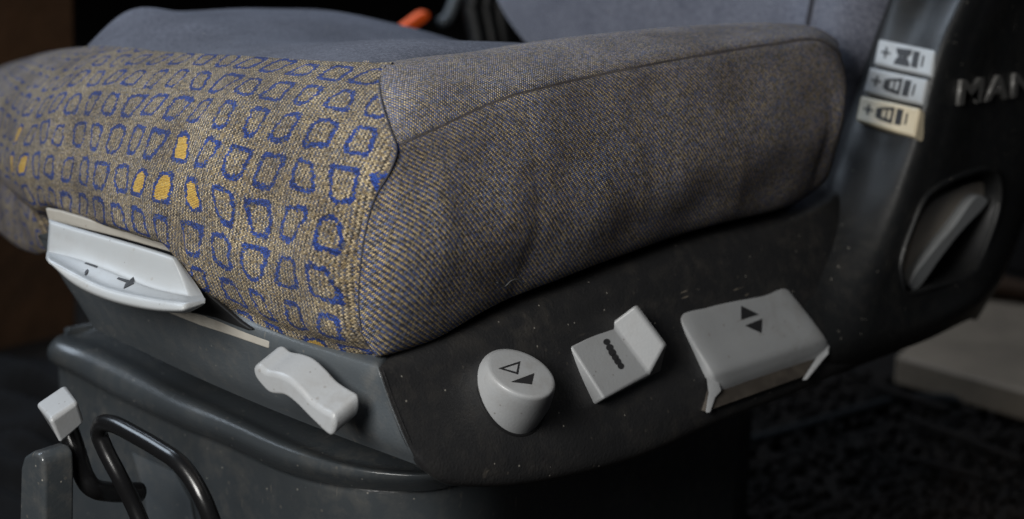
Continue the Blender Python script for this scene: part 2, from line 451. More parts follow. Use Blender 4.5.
first = [p + np.array([.0, .035, -.006]) for p in ctrl[0]]; first[0] = ctrl[0][0] + np.array([.01, .02, -.003])
last = [p + np.array([.004, .03, .006]) for p in ctrl[-1]]
ctrl = [first] + ctrl + [last]
BN = (110, 190)
B = patch(ctrl, *BN)
for i in range(BN[0]):
    for j in range(BN[1]):
        x, y, z = B[i, j]
        u = j / (BN[1] - 1)
        # folds: two upright sags, a puckered corner by the front seam
        w = .0016 * math.exp(-((x - .105 - .06 * (z - .08)) / .0045) ** 2) - .0014 * math.exp(-((x - .185 - .25 * (.1 - z)) / .0035) ** 2) * math.exp(-((z - .07) / .03) ** 2)
        w -= .0011 * math.exp(-((x - .155 - .12 * (z - .05)) / .003) ** 2) * math.exp(-((z - .08) / .025) ** 2) + .0012 * math.exp(-((x - .29 + .3 * (z - .06)) / .004) ** 2) * math.exp(-((z - .05) / .03) ** 2)
        w += .0014 * math.sin(30 * x + 22 * z) + .0007 * math.sin(85 * x - 50 * z)
        w += .0012 * math.exp(-((x - .018 - .10 * abs(z - .07)) / .006) ** 2) * math.exp(-((z - .075) / .035) ** 2)
        w -= .0012 * math.exp(-((x - .033 - .12 * abs(z - .07)) / .007) ** 2) * math.exp(-((z - .07) / .035) ** 2)
        w += .0016 * math.exp(-((x - .39) / .006) ** 2) * math.exp(-((z - .05) / .03) ** 2)
        rr = i / (BN[0] - 1) * 8                      # seam of the top piece runs along control row 3
        if 1.5 < rr < 7: B[i, j, 1] += .6 * w * min(1, (rr - 1.5) * 2)
        g = math.exp(-((rr - 3.0) / .075) ** 2) * min(1, max(0, (u - .06) / .12))
        B[i, j, 1] += .0008 * g; B[i, j, 2] -= .0003 * g
        if j < 4: B[i, j, 1] += .0014 * (1 - j / 4)
BU = np.zeros((BN[0], BN[1], 2))
dcol = np.linalg.norm(np.diff(B, axis=1), axis=2).mean(0); ucol = np.concatenate([[0], np.cumsum(dcol)])
drow = np.linalg.norm(np.diff(B, axis=0), axis=2)
for j in range(BN[1]):
    vv = np.concatenate([[0], np.cumsum(drow[:, j])]); kk = int(round(3 / 8 * (BN[0] - 1)))
    xs = ucol[j] + (B[:, j, 0] - B[:, j, 0].mean()) * .8
    BU[:, j, 0] = xs; BU[:, j, 1] = vv - vv[kk]
    BU[:kk, j, 1] += -.50 * xs[:kk]
bolster = grid('side_bolster', B, M_RIB, seat, BU, flip=True)
solid(bolster, .003).modifiers['solid'].use_rim = False
# the pulled thread low on the bolster
q = PY(503, 281, -.014)
tube('pulled_thread', [q + np.array([dx, -.001 - .002 * k, dz]) for k, (dx, dz) in enumerate([(-.006, .001), (-.002, -.002), (.001, .001), (.004, .0015), (.006, -.001)])], .0006, M_DARK, bolster, 20, 6)
# seam thread down the corner and along the top piece
tube('seam_piping', [p + np.array([.0008, -.0004, 0]) for p in SEAM], .0005, M_STITCH, bolster, 90, 8)

# ---- seat insert and far bolster: the velour top
xs_ = [.05, .12, .19, .26, .31, .36, .41, .45]
tab = {
    .072: [.136, .128, .120, .112, .104, .096, .086, .070],
    .110: [.134, .130, .122, .112, .104, .095, .086, .070],
    .180: [.128, .120, .110, .100, .092, .083, .072, .055],
    .260: [.116, .110, .104, .098, .090, .079, .063, .044],
      .330: [.106, .112, .110, .105, .098, .084, .062, .040],
    .380: [.102, .1130, .1090, .105, .098, .080, .056, .034],
    .415: [.078, .1080, .103, .097, .085, .062, .040, .018],
    .440: [.010, .050, .055, .045, .035, .010, -.01, -.02]}
ctrl = []
for y, zs in tab.items():
    yy = y
    r = [np.array([x + (xoff(yy) if k == 0 else xoff(yy) * .6 if k == 1 else 0), yy, z]) for k, (x, z) in enumerate(zip(xs_, zs))]
    r[0][2] = min(r[0][2], ztop(yy) - .007) if yy < .4 else r[0][2]
    r.append(r[-1] + np.array([.008, 0, -.03])); r.append(r[-1] + np.array([0, 0, -.05])); ctrl.append(r)
ctrl.insert(0, [np.array([p[0], .058, (p[2] - .012)]) for p in ctrl[0]])
insert = grid('seat_insert', patch(ctrl, 60, 70), M_INSERT, seat)
solid(insert, .004).modifiers['solid'].use_rim = False

# ---- cushion pan: dark body under the cloth
pan = box('cushion_pan', (.235, .205, .022), (.36, .33, .05), M_DARK, seat, bevel=.01)

# ---- fascia under the cushion front
def fx(z): return .004 + .42 * max(0, -z)              # leans inward going down
def on_fascia(px, py):
    z = -.02
    for _ in range(20): q = PX(px, py, fx(z)); z = q[2]
    return q
def leanY(z): return -.004 + .52 * min(0, z + .012)
def pan_pt(px, py, off=0.0):
    z = -.05
    for _ in range(30): q = PY(px, py, leanY(z) + off); z = .5 * z + .5 * q[2]
    return PY(px, py, leanY(z) + off)
fl = [(38, 236), (50, 257), (64, 281), (80, 305), (93, 326)]
fr = [(375.6, 357, .012), (378.6, 371, .001), (391.6, 408, 0), (409.6, 450, .001), (421, 468, .006)]
ctrl = []
for (l, r) in zip(fl, fr):
    L, R_ = on_fascia(*l), pan_pt(*r) + np.array([.0012, .0012, 0])
    row = [L + np.array([.03, .004, 0]), L + np.array([.004, .002, 0]), L] + [L + (R_ - L) * k / 5 + np.array([-.007 * math.sin(math.pi * k / 5), 0, 0]) for k in range(1, 5)] + [R_ - (R_ - L) * .01, R_, R_ + np.array([.003, .001, 0]), R_ + np.array([.02, .012, 0])]
    ctrl.append(row)
fas = grid('front_fascia', patch(ctrl, 30, 120), M_FASCIA, seat, flip=False)
# ---- trim frame round the front lever
def strip(name, top, bot, x0, x1, mat, parent, th=.004):
    pts = [PX(px, py, x0) for px, py in top] + [PX(px, py, x1) for px, py in bot[::-1]]
    return prism(name, pts, np.array([.003, 0, 0]), mat, parent, .0010)
strip('lever_trim_top', [(45, 208), (60, 211), (120, 229), (170, 246)], [(48, 220), (62, 224), (120, 238), (172, 253)], .001, .001, M_TRIM, seat)
strip('lever_trim_bottom', [(165, 306), (205, 316), (236, 327), (270, 341)], [(165, 312), (200, 326), (228, 335), (268, 349)], -.004, -.004, M_TRIM, seat)
strip('lever_slot', [(175, 262), (210, 296), (240, 322), (252, 330)], [(160, 290), (175, 309), (215, 318), (246, 330)], -.006, -.006, M_DARK, seat)

# ---- front lever (scoop with a ledge)
L_rows = [
    (-.006, [(49, 219), (75, 227), (110, 237), (145, 247), (174, 256)]),
    (-.017, [(49, 222), (75, 230), (110, 240), (145, 250), (175, 259)]),
    (-.020, [(48, 236), (75, 246), (110, 260), (148, 274), (186, 284)]),
    (-.024, [(47, 251), (75, 258), (110, 271), (150, 287), (192, 297)]),
    (-.0255, [(47, 251.6), (75, 259), (110, 272.2), (150, 288), (192, 297.6)]),
    (-.036, [(47, 254), (72, 267), (105, 283), (150, 296), (192, 302)]),
    (-.048, [(48, 258), (72, 273), (104, 288.5), (150, 299.5), (186, 304)]),
    (-.050, [(49, 262), (73, 282), (105, 297), (150, 307.5), (184, 310)]),
    (-.042, [(51, 265), (76, 286), (108, 301), (152, 311), (189, 313)]),
    (-.010, [(60, 262), (85, 280), (115, 294), (155, 303), (192, 305)])]
ctrl = []
ENDR = [(178, 257, -.003), (179, 260, -.013), (195, 282, -.012), (202, 293, -.015), (202.5, 294, -.016), (204, 297, -.024), (205.5, 300, -.032), (205, 303, -.034), (203, 305, -.030), (199, 304, -.004)]
assert len(ENDR) == len(L_rows)
for (x, pts), (ex, ey, exx) in zip(L_rows, ENDR):
    r = [PX(px, py, x) for px, py in pts]
    e = PX(ex, ey, exx)
    a_, b_ = r[-1] + (r[-2] - r[-1]) * .16, r[-1] * .86 + e * .14
    ctrl.append(r[:-1] + [a_, a_ * .3 + b_ * .7 + np.array([-.0004, 0, 0]), b_ * .6 + e * .4, e])
lever = grid('tilt_lever', patch(ctrl, 64, 70), M_WHITE, seat, flip=True)
solid(lever, .002)
from mathutils.bvhtree import BVHTree
def marks(name, polys, obj, mat, parent, lift=.0003):
    """printed ink: outlines laid on the surface of obj, a third of a millimetre proud"""
    bpy.context.view_layer.update(); dg = bpy.context.evaluated_depsgraph_get()
    ev = obj.evaluated_get(dg); me = ev.to_mesh(); mw = obj.matrix_world
    bv = BVHTree.FromPolygons([mw @ v.co for v in me.vertices], [tuple(p.vertices) for p in me.polygons])
    ev.to_mesh_clear(); out = []; ns = np.zeros(3)
    for poly in polys:
        r = []
        for px, py in poly:
            h = bv.ray_cast(Vector(CAM), Vector(nrm(ray(px, py))))
            if h[0] is None: continue
            n = np.array(h[1]); n = n if n @ (CAM - np.array(h[0])) > 0 else -n
            r.append(np.array(h[0]) + n * lift); ns += n
        if len(r) > 2: out.append(r)
    return sheet(name, out, mat, parent, -nrm(ns) * .0005)
def ell(cx, cy, rx, ry, rot=0, n=14):
    return [(cx + rx * math.cos(t) * math.cos(rot) - ry * math.sin(t) * math.sin(rot), cy + rx * math.cos(t) * math.sin(rot) + ry * math.sin(t) * math.cos(rot)) for t in [2 * math.pi * k / n for k in range(n)]]
marks('printed_mark', [[(84.5, 263.5), (86, 262.6), (98, 266.2), (97, 268)], ell(86.5, 272.5, 1.6, 3.2, .5)], lever, M_INK, lever)
marks('printed_mark', [[(117, 279), (118.5, 277.5), (132, 281.5), (131, 284.5)], [(133.5, 277), (134, 284), (123.5, 288.8), (125, 284.5)]], lever, M_INK, lever)

# ---- wavy slide lever below the corner
out = [(252.7, 368.1), (258, 366), (265.4, 371.5), (277, 374.0), (288.5, 379), (300, 389.4), (311.6, 402), (323, 410), (331.2, 414.8), (334, 421), (333.8, 430), (331, 436.5), (325, 434), (309.3, 419), (295.4, 405), (284, 397), (270, 394.7), (260.8, 386.6), (254, 377)]
dv = np.array([.0215, 0, .0085])
pts = smooth_poly([PX(px, py, -.030) for px, py in out], 5)
slide = prism('slide_handle', pts, dv * .85, M_GREY, seat, .0032, 4, 40)

# ---- side control panel: leans outward going down
def leanY(z): return -.004 + .52 * min(0, z + .012)
def pan_pt(px, py, off=0.0):
    z = -.05
    for _ in range(30): q = PY(px, py, leanY(z) + off); z = .5 * z + .5 * q[2]
    return PY(px, py, leanY(z) + off)
cols = [
    [(377, 364), (380, 371), (393, 408), (411, 450), (424, 471)],
    [(400, 353), (403, 366), (412, 415), (428, 464), (442, 483)],
    [(440, 337), (443, 353), (455, 415), (470, 470), (482, 487)],
    [(500, 312), (502, 330), (512, 400), (522, 460), (532, 483)],
    [(600, 272), (602, 290), (614, 360), (622, 437), (630, 460)],
    [(700, 238), (702, 255), (712, 330), (718, 400), (724, 420)],
    [(790, 215), (792, 230), (812, 310), (822, 356), (828, 378)],
    [(860, 190), (862, 205), (880, 290), (890, 330), (898, 350)],
    [(930, 165), (932, 180), (945, 260), (955, 300), (962, 322)]]
ctrl = [[] for _ in range(7)]
for k, c in enumerate(cols):
    bk_ = [0, 0, 0, 0, 0, 0, 0, .012, .05][k]                 # its rear end tucks in behind the backrest cover
    ps = [pan_pt(c[0][0], c[0][1], .010), pan_pt(*c[1], .001), pan_pt(*c[2], 0), pan_pt(*c[3], .001), pan_pt(*c[4], .010)]
    ps = [p + np.array([0, bk_, 0]) for p in ps]
    ctrl[0].append(ps[0] + np.array([.004 if k == 0 else 0, [.008, .02, .04, .05][min(k, 3)], -.004]))
    for q in range(5): ctrl[q + 1].append(ps[q])
    ctrl[6].append(ps[4] + np.array([.004 if k == 0 else 0, [.004, .012, .03, .05][min(k, 3)], .004]))
for r in ctrl:
    r.insert(1, r[0] + (r[1] - r[0]) * .08)
    r.insert(0, r[0] + np.array([.0004, .0012, 0])); r.insert(0, r[0] + np.array([.006, .026, 0]))
panel = grid('control_panel', patch(ctrl, 70, 130), M_PANEL, seat, flip=True)
solid(panel, .002)

# ---- round knob, cut obliquely so that its face looks up at the sitter
kc = pan_pt(511, 384); ax = nrm([0.0, -.60, .80])
e1 = np.array([1.0, 0, 0]); e2 = np.cross(ax, e1)
if e2[1] < 0: e2 = -e2
KT = .0165; KF = .20
kt_ = PP(521.5, 373, kc + ax * KT, ax) - (kc + ax * KT)        # the stem leans a little
def knob(name, mat, parent):
    bm = bmesh.new(); k = 56; rings = []
    prof = [(-.03, .0262), (.0, .0246), (.6, .0216), (.86, .0199), (.95, .0191), (.99, .0181), (1.0, .0166), (1.005, .006)]
    for h, r in prof:
        rings.append([bm.verts.new(kc + kt_ * max(0, h) + e1 * math.cos(t) * r + e2 * math.sin(t) * r + ax * (h if h < 0 else h * (KT - KF * math.sin(t) * r))) for t in [2 * math.pi * q / k for q in range(k)]])
    for a, b in zip(rings, rings[1:]):
        for q in range(k): bm.faces.new((a[q], a[(q + 1) % k], b[(q + 1) % k], b[q]))
    bm.faces.new(rings[-1])
    return from_bm(name, bm, mat, parent)
kn = knob('round_knob', M_GREY, seat)
kn_p0 = kc + ax * KT * 1.005; kn_n = ax
kf = lambda a, b: (PP(a, b, kn_p0 + kn_n * .0005, kn_n), kn_n)
marks('printed_mark', [[(498.5, 368.6), (520, 361.5), (519, 363.6), (503, 368.7)], [(498.5, 368.6), (503, 368.7), (516.2, 372.4), (517.8, 374.6)], [(520, 361.5), (517.8, 374.6), (516.2, 372.4), (518, 364)]], kn, M_INK, kn)
marks('printed_mark', [[(511, 382), (534, 373.5), (531.5, 384.5)]], kn, M_INK, kn)
# dark seat ring where the knob passes through the leaning panel
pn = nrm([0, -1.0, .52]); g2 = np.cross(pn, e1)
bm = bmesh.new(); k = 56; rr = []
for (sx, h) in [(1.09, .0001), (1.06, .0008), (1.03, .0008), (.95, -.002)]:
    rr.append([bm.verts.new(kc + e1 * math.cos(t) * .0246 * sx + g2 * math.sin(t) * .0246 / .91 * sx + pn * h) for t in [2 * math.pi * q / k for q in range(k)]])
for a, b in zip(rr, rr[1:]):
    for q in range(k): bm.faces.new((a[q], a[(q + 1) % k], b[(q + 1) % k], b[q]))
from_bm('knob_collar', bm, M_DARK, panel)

# ---- winged push button: a plate with a fin along its rear edge
def lean_pt(px, py, yref, zref, ln):
    p0 = np.array([0, yref, zref]); n = nrm([0, -1.0, ln]); return PP(px, py, p0, n), n
b0 = pan_pt(571, 346); 
def bt(px, py, off=0.0):
    n = nrm([0, -1.0, .80]); return PP(px, py, b0 + n * (.002 + off), n), n
A_, B_, C_, D_ = bt(570.5, 346)[0], bt(611, 323)[0], bt(649, 374)[0], bt(604.5, 399)[0]
nb = bt(0, 0)[1]
wing = empty('wing_button', (0, 0, 0), '', '') if False else None
bm = bmesh.new()
E_, F_ = PP(634.5, 305.5, B_ + nb * .013, nb), PP(664.5, 346, C_ + nb * .013, nb)
# profile across: A - B - E - E' - under ; extruded along A->D
def prof_at(a, b, e):
    w = nrm(b - a); th = .0042
    return [a - nb * .012, a, b, e, e + w * th * 1.1 - nb * .001, b + w * th * 2.6 - nb * .001, b + w * th * 2.6 - nb * .012]
pa, pb = prof_at(A_, B_, E_), prof_at(D_, C_, F_)
va = [bm.verts.new(p) for p in pa]; vb = [bm.verts.new(p) for p in pb]
bm.faces.new(va); bm.faces.new(vb[::-1])
for q in range(7): bm.faces.new((va[q], vb[q], vb[(q + 1) % 7], va[(q + 1) % 7]))
wing = from_bm('wing_button', bm, M_GREY, seat); bev(wing, .0017, 4, 20)
dots = [ell(606.5, 342, 3.4, 3.1), ell(609.5, 347.5, 3.6, 3.4), ell(612, 352.5, 4.2, 3.6, .9), ell(615, 357.5, 3.8, 3.2, .9), ell(617.5, 361.5, 3.9, 3.2, .9), ell(620.5, 366, 3.4, 3.0, .9)]
marks('printed_mark', dots, wing, M_INK, wing)

# ---- pull-up paddle: broad face, thick curled lip, dark sheet for the shaded hollow beneath
c0 = pan_pt(678, 312); npd = nrm([0.0, -1.0, .66])
def pd(px, py, off=0.0): return PP(px, py, c0 + npd * (.001 + off), npd), npd
def PDrow(l, r, off, inset=0):
    a, b = pd(*l, off)[0], pd(*r, off)[0]
    return a, b
R_ = [((676, 310), (783, 281), -.012), ((676.5, 311), (783, 282), -.001), ((679, 314.5), (786, 286), .0), ((697, 345), (806, 311), .0), ((708, 363), (819, 328), .001), ((714, 374), (826, 338), .0008), ((717, 381), (829, 345), -.0015), ((719, 388), (830.5, 351), -.0045), ((720, 395), (830, 357.5), -.0085), ((719, 398), (828, 360), -.0105), ((717, 396), (825, 358), -.013)]
ctrl = []
for l, r, off in R_:
    a, b = PDrow(l, r, off); w = b - a
    dn = -npd * .010
    ctrl.append([a - nrm(w) * .0012 + dn, a - nrm(w) * .0008 - npd * .0012, a + w * .02, a + w * .25, a + w * .5, a + w * .75, a + w * .98, b + nrm(w) * .0008 - npd * .0012, b + nrm(w) * .0012 + dn])
pad = grid('lift_paddle', patch(ctrl, 60, 50), M_GREY, seat, flip=True)
solid(pad, .002)
# cheeks below the lip
def cheek(pix, yv, mat):
    pts = [pd(px, py, off)[0] for px, py, off in pix]
    return prism('paddle_cheek', pts, np.array([.002, 0, 0]), mat, pad, .0007)
cheek([(704, 358, -.002), (716, 378, -.002), (720, 391, -.003), (714, 398, -.004), (709, 413, -.0045), (705, 413, -.006), (708, 392, -.005)], 0, M_GREY)
cheek([(824, 338, -.002), (828, 347, -.002), (827, 354, -.003), (806, 380, -.0045), (802, 380, -.006), (820, 352, -.005)], 0, M_GREY)
prism('paddle_hollow_shade', [pd(px, py, -.0058)[0] for px, py in [(708, 380), (822, 345), (806, 376), (706, 412)]], np.array([0, .004, 0]), M_HOLLOW_SHADE, pad, .0005)  # flat dark sheet on the panel in place of a shaded hollow
marks('printed_mark', [[(741, 306), (758.5, 314.5), (741, 319.7)], [(745, 325.6), (761.8, 318.8), (761, 333)]], pad, M_INK, pad)

# ---- backrest side cover with its bevelled front edge
def rowpts(lst): return [PY(px, py, y) for px, py, y in lst]
ctrl = [
    rowpts([(960, -230, .07), (966, -230, .03), (1010, -228, .004), (1042, -226, -.028), (1072, -226, -.034), (1110, -226, -.034), (1190, -220, -.034), (1197, -220, -.02), (1197, -220, .03)]),
    rowpts([(900, -40, .07), (906, -40, .03), (945, -34, .004), (975, -30, -.028), (1000, -30, -.034), (1040, -28, -.034), (1112, -20, -.034), (1119, -20, -.02), (1119, -20, .03)]),
    rowpts([(872, 36, .07), (879, 37, .03), (912, 42, .002), (942, 48, -.028), (968, 50, -.034), (1000, 50, -.034), (1082, 50, -.034), (1089, 50, -.02), (1089, 50, .03)]),
    rowpts([(842, 128, .07), (850, 129, .028), (885, 133, .0), (917, 138, -.029), (942, 141, -.035), (975, 143, -.035), (1043, 140, -.035), (1050, 140, -.02), (1050, 140, .03)]),
    rowpts([(812, 215, .05), (822, 216, .014), (855, 222, -.010), (888, 228, -.032), (914, 232, -.037), (950, 235, -.037), (1016, 228, -.037), (1022, 228, -.02), (1022, 228, .03)]),
    rowpts([(782, 285, .03), (796, 287, -.012), (828, 292, -.024), (862, 297, -.037), (890, 300, -.040), (930, 300, -.040), (996, 278, -.039), (1002, 278, -.02), (1002, 278, .03)]),
    rowpts([(775, 345, .03), (797, 347, -.034), (826, 345, -.040), (858, 341, -.044), (890, 335, -.044), (925, 325, -.043), (980, 303, -.040), (986, 304, -.02), (986, 304, .03)]),
    rowpts([(780, 375, .03), (800, 376, -.030), (830, 371, -.036), (860, 361, -.038), (892, 350, -.038), (928, 337, -.036), (972, 316, -.033), (978, 317, -.015), (978, 317, .03)]),
    rowpts([(785, 372, .05), (805, 372, .04), (832, 366, .04), (862, 356, .04), (893, 345, .04), (928, 332, .04), (968, 312, .04), (972, 312, .04), (972, 312, .045)])]
cover = grid('backrest_side_cover', patch(ctrl, 180, 160), M_COVER, seat, flip=True)
hole = [(903, 290), (901, 262), (913, 225), (926, 197), (948, 181), (975, 171), (992, 170), (999, 180), (999, 205), (990, 236), (977, 264), (960, 279), (925, 290), (909, 294)]
hp2 = smooth_poly([(a, b) for a, b in hole], 6)
def inside(x, y, poly):
    c = False; n = len(poly)
    for k in range(n):
        (x1, y1), (x2, y2) = poly[k - 1], poly[k]
        if (y1 > y) != (y2 > y) and x < (x2 - x1) * (y - y1) / (y2 - y1) + x1: c = not c
    return c
bmc = bmesh.new(); bmc.from_mesh(cover.data)
hp3 = [PY(a, b, -.038) for a, b in hp2]; ring2 = [(p[0], p[2]) for p in hp3]     # the pocket's outline in the side plane
front = [v for v in bmc.verts if v.co.y < -.02]
ins = {v for v in front if inside(v.co.x, v.co.z, ring2)}
bmesh.ops.delete(bmc, geom=[f for f in bmc.faces if all(v in ins for v in f.verts)], context='FACES')
dense = []
for k in range(len(ring2)):
    (xa, za), (xb, zb) = ring2[k - 1], ring2[k]
    dense += [(xa + (xb - xa) * q / 6, za + (zb - za) * q / 6) for q in range(6)]
for v in ins:
    if v.is_valid and v.link_faces:
        b = min(dense, key=lambda d: (d[0] - v.co.x) ** 2 + (d[1] - v.co.z) ** 2); v.co.x, v.co.z = b
bmesh.ops.delete(bmc, geom=[v for v in bmc.verts if not v.link_faces], context='VERTS')
bmc.to_mesh(cover.data); bmc.free()
solid(cover, .004)
hp = [p for p in hp3]
# pocket walls and floor
G_ = np.array([[p + np.array([0, d, 0]) + (np.array(hp3).mean(0) - p) * sh for p in hp + [hp[0]]] for d, sh in [(-.001, 0), (.004, .01), (.020, .04), (.034, .10), (.036, .3), (.036, .97)]])
grid('handle_pocket', G_, M_COVER, cover)
# rounded rim of the pocket
tube('pocket_rim', hp + [hp[0]], .0022, M_COVER, cover, 120, 10, cap=False)
# recline handle in the pocket
rh = prism('recline_handle', smooth_poly([PY(px, py, -.034) for px, py in [(975, 197), (987, 198), (986, 206), (961, 233), (940, 260), (923, 284), (915, 291), (910, 287), (914, 275), (934, 249), (955, 224)]], 4), np.array([.002, .009, 0]), M_WHITE, cover, .0025, 4, 40)
prism('handle_arm', [PY(px, py, -.020) for px, py in [(966, 204), (976, 199), (996, 207), (994, 216), (978, 213)]], np.array([0, .02, 0]), M_TRIM, rh, .001)
prism('pocket_plate', smooth_poly([PY(px, py, -.026) for px, py in [(905, 275), (915, 235), (930, 205), (955, 190), (985, 182), (992, 200), (975, 213), (950, 240), (930, 275), (915, 285)]], 4), np.array([0, .006, 0]), M_PLATE, cover, .001)

# raised lettering
tc = bpy.data.curves.new('lettering', 'FONT'); tc.body = 'MAN'; tc.size = 1; tc.extrude = .06; tc.offset = .022; tc.space_character = 1.22; tc.bevel_depth = .012
to = bpy.data.objects.new('lettering', tc); COL.objects.link(to)
bpy.context.view_layer.update()
dg = bpy.context.evaluated_depsgraph_get(); tme = bpy.data.meshes.new_from_object(to.evaluated_get(dg)); bpy.data.objects.remove(to)
vx = np.array([v.co[:] for v in tme.vertices]); x0, x1 = vx[:, 0].min(), vx[:, 0].max(); yy0, yy1 = vx[:, 1].min(), vx[:, 1].max()
tl, bl, tr = PY(960, 80, -.036), PY(957, 105.5, -.036), PY(1034, 71, -.036)
for v in tme.vertices:
    s, h = (v.co.x - x0) / (x1 - x0), (v.co.y - yy0) / (yy1 - yy0)
    p = bl + (tr - tl) * s + (tl - bl) * h + np.array([0, -v.co.z * .022, 0]); v.co = p
M_CHROME = plastic('lettering_metal', lin(118, 117, 115), .4, .03, var=.05); M_CHROME.node_tree.nodes['Principled BSDF'].inputs['Metallic'].default_value = .3
link('lettering', tme, M_CHROME, cover, smooth=False)

# three rocker switches on the bevelled edge
sp0, sn = plane_of(PY(879, 37, .03), PY(850, 129, .028), PY(940, 48, -.024))
sws = [
    ([(878, 38), (936, 50), (931.5, 77), (872.8, 64)], 'seat back'),
    ([(869, 66.5), (928, 79), (922, 105), (862.5, 92)], 'x'),
    ([(860, 95), (920, 108), (914, 137), (855, 120.5)], 'y')]
M_SWY = plastic('yellowed_plastic', lin(196, 184, 158), .4, .06, 900, dust=.3, dustcol=lin(110, 95, 70), var=.05)
for k, (cs, _) in enumerate(sws):
    pts = [PP(px, py, sp0 + sn * .0055, sn) for px, py in cs]
    sw = prism('rocker_switch', pts, -sn * .012, M_SWY if k == 2 else M_WHITE, cover, .0022, 4)
    sw['label'] = ['upper white switch with a lumbar symbol', 'middle white switch with a backrest symbol', 'yellowed lowest switch with a backrest symbol'][k]
    a, b, c, d = [np.array(q, float) for q in cs]
    def sp(u, v): return tuple(a + (b - a) * u + (d - a) * v)
    def rc(u0, u1, v0, v1): return [sp(u0, v0), sp(u1, v0), sp(u1, v1), sp(u0, v1)]
    f = lambda px, py: (PP(px, py, sp0 + sn * .0079, sn), sn)
    polys = [rc(.10, .26, .44, .52), rc(.16, .195, .28, .68), rc(.80, .83, .30, .74)]
    polys += [rc(.64, .745, .20, .82)]
    if k == 0:
        polys += [[sp(.34, .22), sp(.61, .18), sp(.61, .34), sp(.55, .50), sp(.40, .50), sp(.36, .40)], [sp(.40, .51), sp(.55, .51), sp(.61, .70), sp(.61, .84), sp(.34, .84), sp(.36, .66)]]
    else:
        polys += [[sp(.36, .30), sp(.60, .18), sp(.60, .30), sp(.36, .40)], rc(.36, .41, .40, .64), rc(.555, .60, .30, .72), rc(.47, .50, .26, .80), [sp(.36, .62), sp(.60, .70), sp(.60, .84), sp(.36, .76)]]
        polys += [[sp(.31, .36), sp(.355, .32), sp(.355, .74), sp(.31, .70)]]
    marks('printed_mark', polys, sw, M_INK, sw)

# ---- backrest cushion seen beyond the bolster
ctrl = []
for z, sh in [(-.02, .0), (.03, .0), (.08, .01), (.14, .025), (.24, .06), (.40, .12)]:
    r = []
    yf = .3724 + (z - .0494) * 1.50 if z < .09 else .4333 + .5 * (z - .09)
    for y, dx in [(yf + .004, .10), (yf, .06), (yf - .006, .030), (yf - .03, .022), (.27, .020), (.20, .022), (.12, .014), (.085, .002), (.055, -.004), (.035, .01), (.03, .05), (.03, .10)]:
        r.append(np.array([.50 + sh + dx, y, z]))
    ctrl.append(r)
br = grid('backrest_cushion', patch(ctrl, 50, 80), M_PLAIN, seat)
solid(br, .004)
tube('backrest_seam', [np.array([.503 + sh, .0905, z]) for z, sh in [(-.02, .0), (.03, .0), (.08, .01), (.14, .025), (.24, .06), (.40, .12)]], .0018, M_STITCH, br, 40, 8)

# ---- base: upper ledge cover and lower cover
z_l = lambda: 0
lip_top = [(56, 338), (85, 349), (115, 363), (172, 394), (230, 421), (285, 446), (335, 464), (385, 473), (436, 474), (500, 462), (600, 430), (700, 402), (880, 340)]
lip_bot = [(50, 360), (82, 378), (115, 396), (172, 423), (230, 447), (285, 472), (335, 485), (385, 491), (436, 490), (500, 480), (600, 450), (700, 422), (880, 360)]
back = [(100, 318), (118, 328), (148, 343), (205, 372), (265, 402), (315, 428), (360, 448), (405, 455), (450, 455), (510, 440), (600, 410), (700, 382), (880, 320)]
mid = [(70, 331), (98, 341), (128, 354), (186, 384), (246, 412), (300, 436), (347, 456), (395, 465), (442, 466), (505, 452), (600, 421), (700, 393), (880, 331)]
def zr(pts, z): return [PZ(px, py, z) for px, py in pts]
LT = zr(lip_top, -.094)
LB = [PZ(px, py, -.094 - .019) for px, py in lip_bot]
def inward(pts, s, dz=0): return [p + np.array([s, 0, dz]) for p in pts]
BK = zr(back, -.0952); MD = zr(mid, -.0905)
for k in range(len(LT)):
    d = (BK[k] - LT[k])
for L_ in (LT, LB, BK, MD):
    for k, q in ((9, .012), (10, .05), (11, .09), (12, .13)): L_[k] = L_[k] + np.array([.3 * q, q, 0])
MD = [b * .45 + l * .55 + np.array([0, 0, -.0022]) for b, l in zip(BK, LT)]
NT_ = [b * .12 + l * .88 + np.array([0, 0, .0002]) for b, l in zip(BK, LT)]
UL = [inward(BK, .03, .004), BK, MD, NT_, LT,
      [a * .90 + b * .10 + (a - c) * .07 for a, b, c in zip(LT, LB, BK)], [a * .70 + b * .30 + (a - c) * .13 for a, b, c in zip(LT, LB, BK)], [a * .3 + b * .7 + (a - c) * .10 for a, b, c in zip(LT, LB, BK)], LB, [p + (b - p) * .12 + np.array([0, 0, -.002]) for p, b in zip(LB, BK)], [p + (b - p) * .5 + np.array([0, 0, -.002]) for p, b in zip(LB, BK)]]
for r in UL:
    e = r[0] + np.array([.012, .006, -.002]); e2 = r[0] + np.array([.06, .010, -.006]); r.insert(0, e); r.insert(0, e2)
ub = grid('base_upper_cover', patch(UL, 80, 120), M_BASE, seat, flip=True)
solid(ub, .004)
LC = []
for k, (f_, dz) in enumerate([(.5, -.004), (.20, -.0055), (.13, -.0075), (.115, -.011), (.11, -.03), (.11, -.05), (-.01, -.12), (-.0, -.22)]):
    LC.append([p + (b - p) * f_ * 1.0 + np.array([.002, .001, dz]) for p, b in zip(LB, BK)])
for r in LC:
    e = r[0] + np.array([.012, .005, 0]); e2 = r[0] + np.array([.08, .010, 0]); r.insert(0, e); r.insert(0, e2)
lb = grid('base_lower_cover', patch(LC, 50, 120), M_BASE, seat, flip=True)
solid(lb, .004)
marks('base_access_plate', [[(134, 452), (176, 472), (192, 500), (200, 545), (152, 545), (146, 490)]], lb, M_FASCIA, lb, .0015)
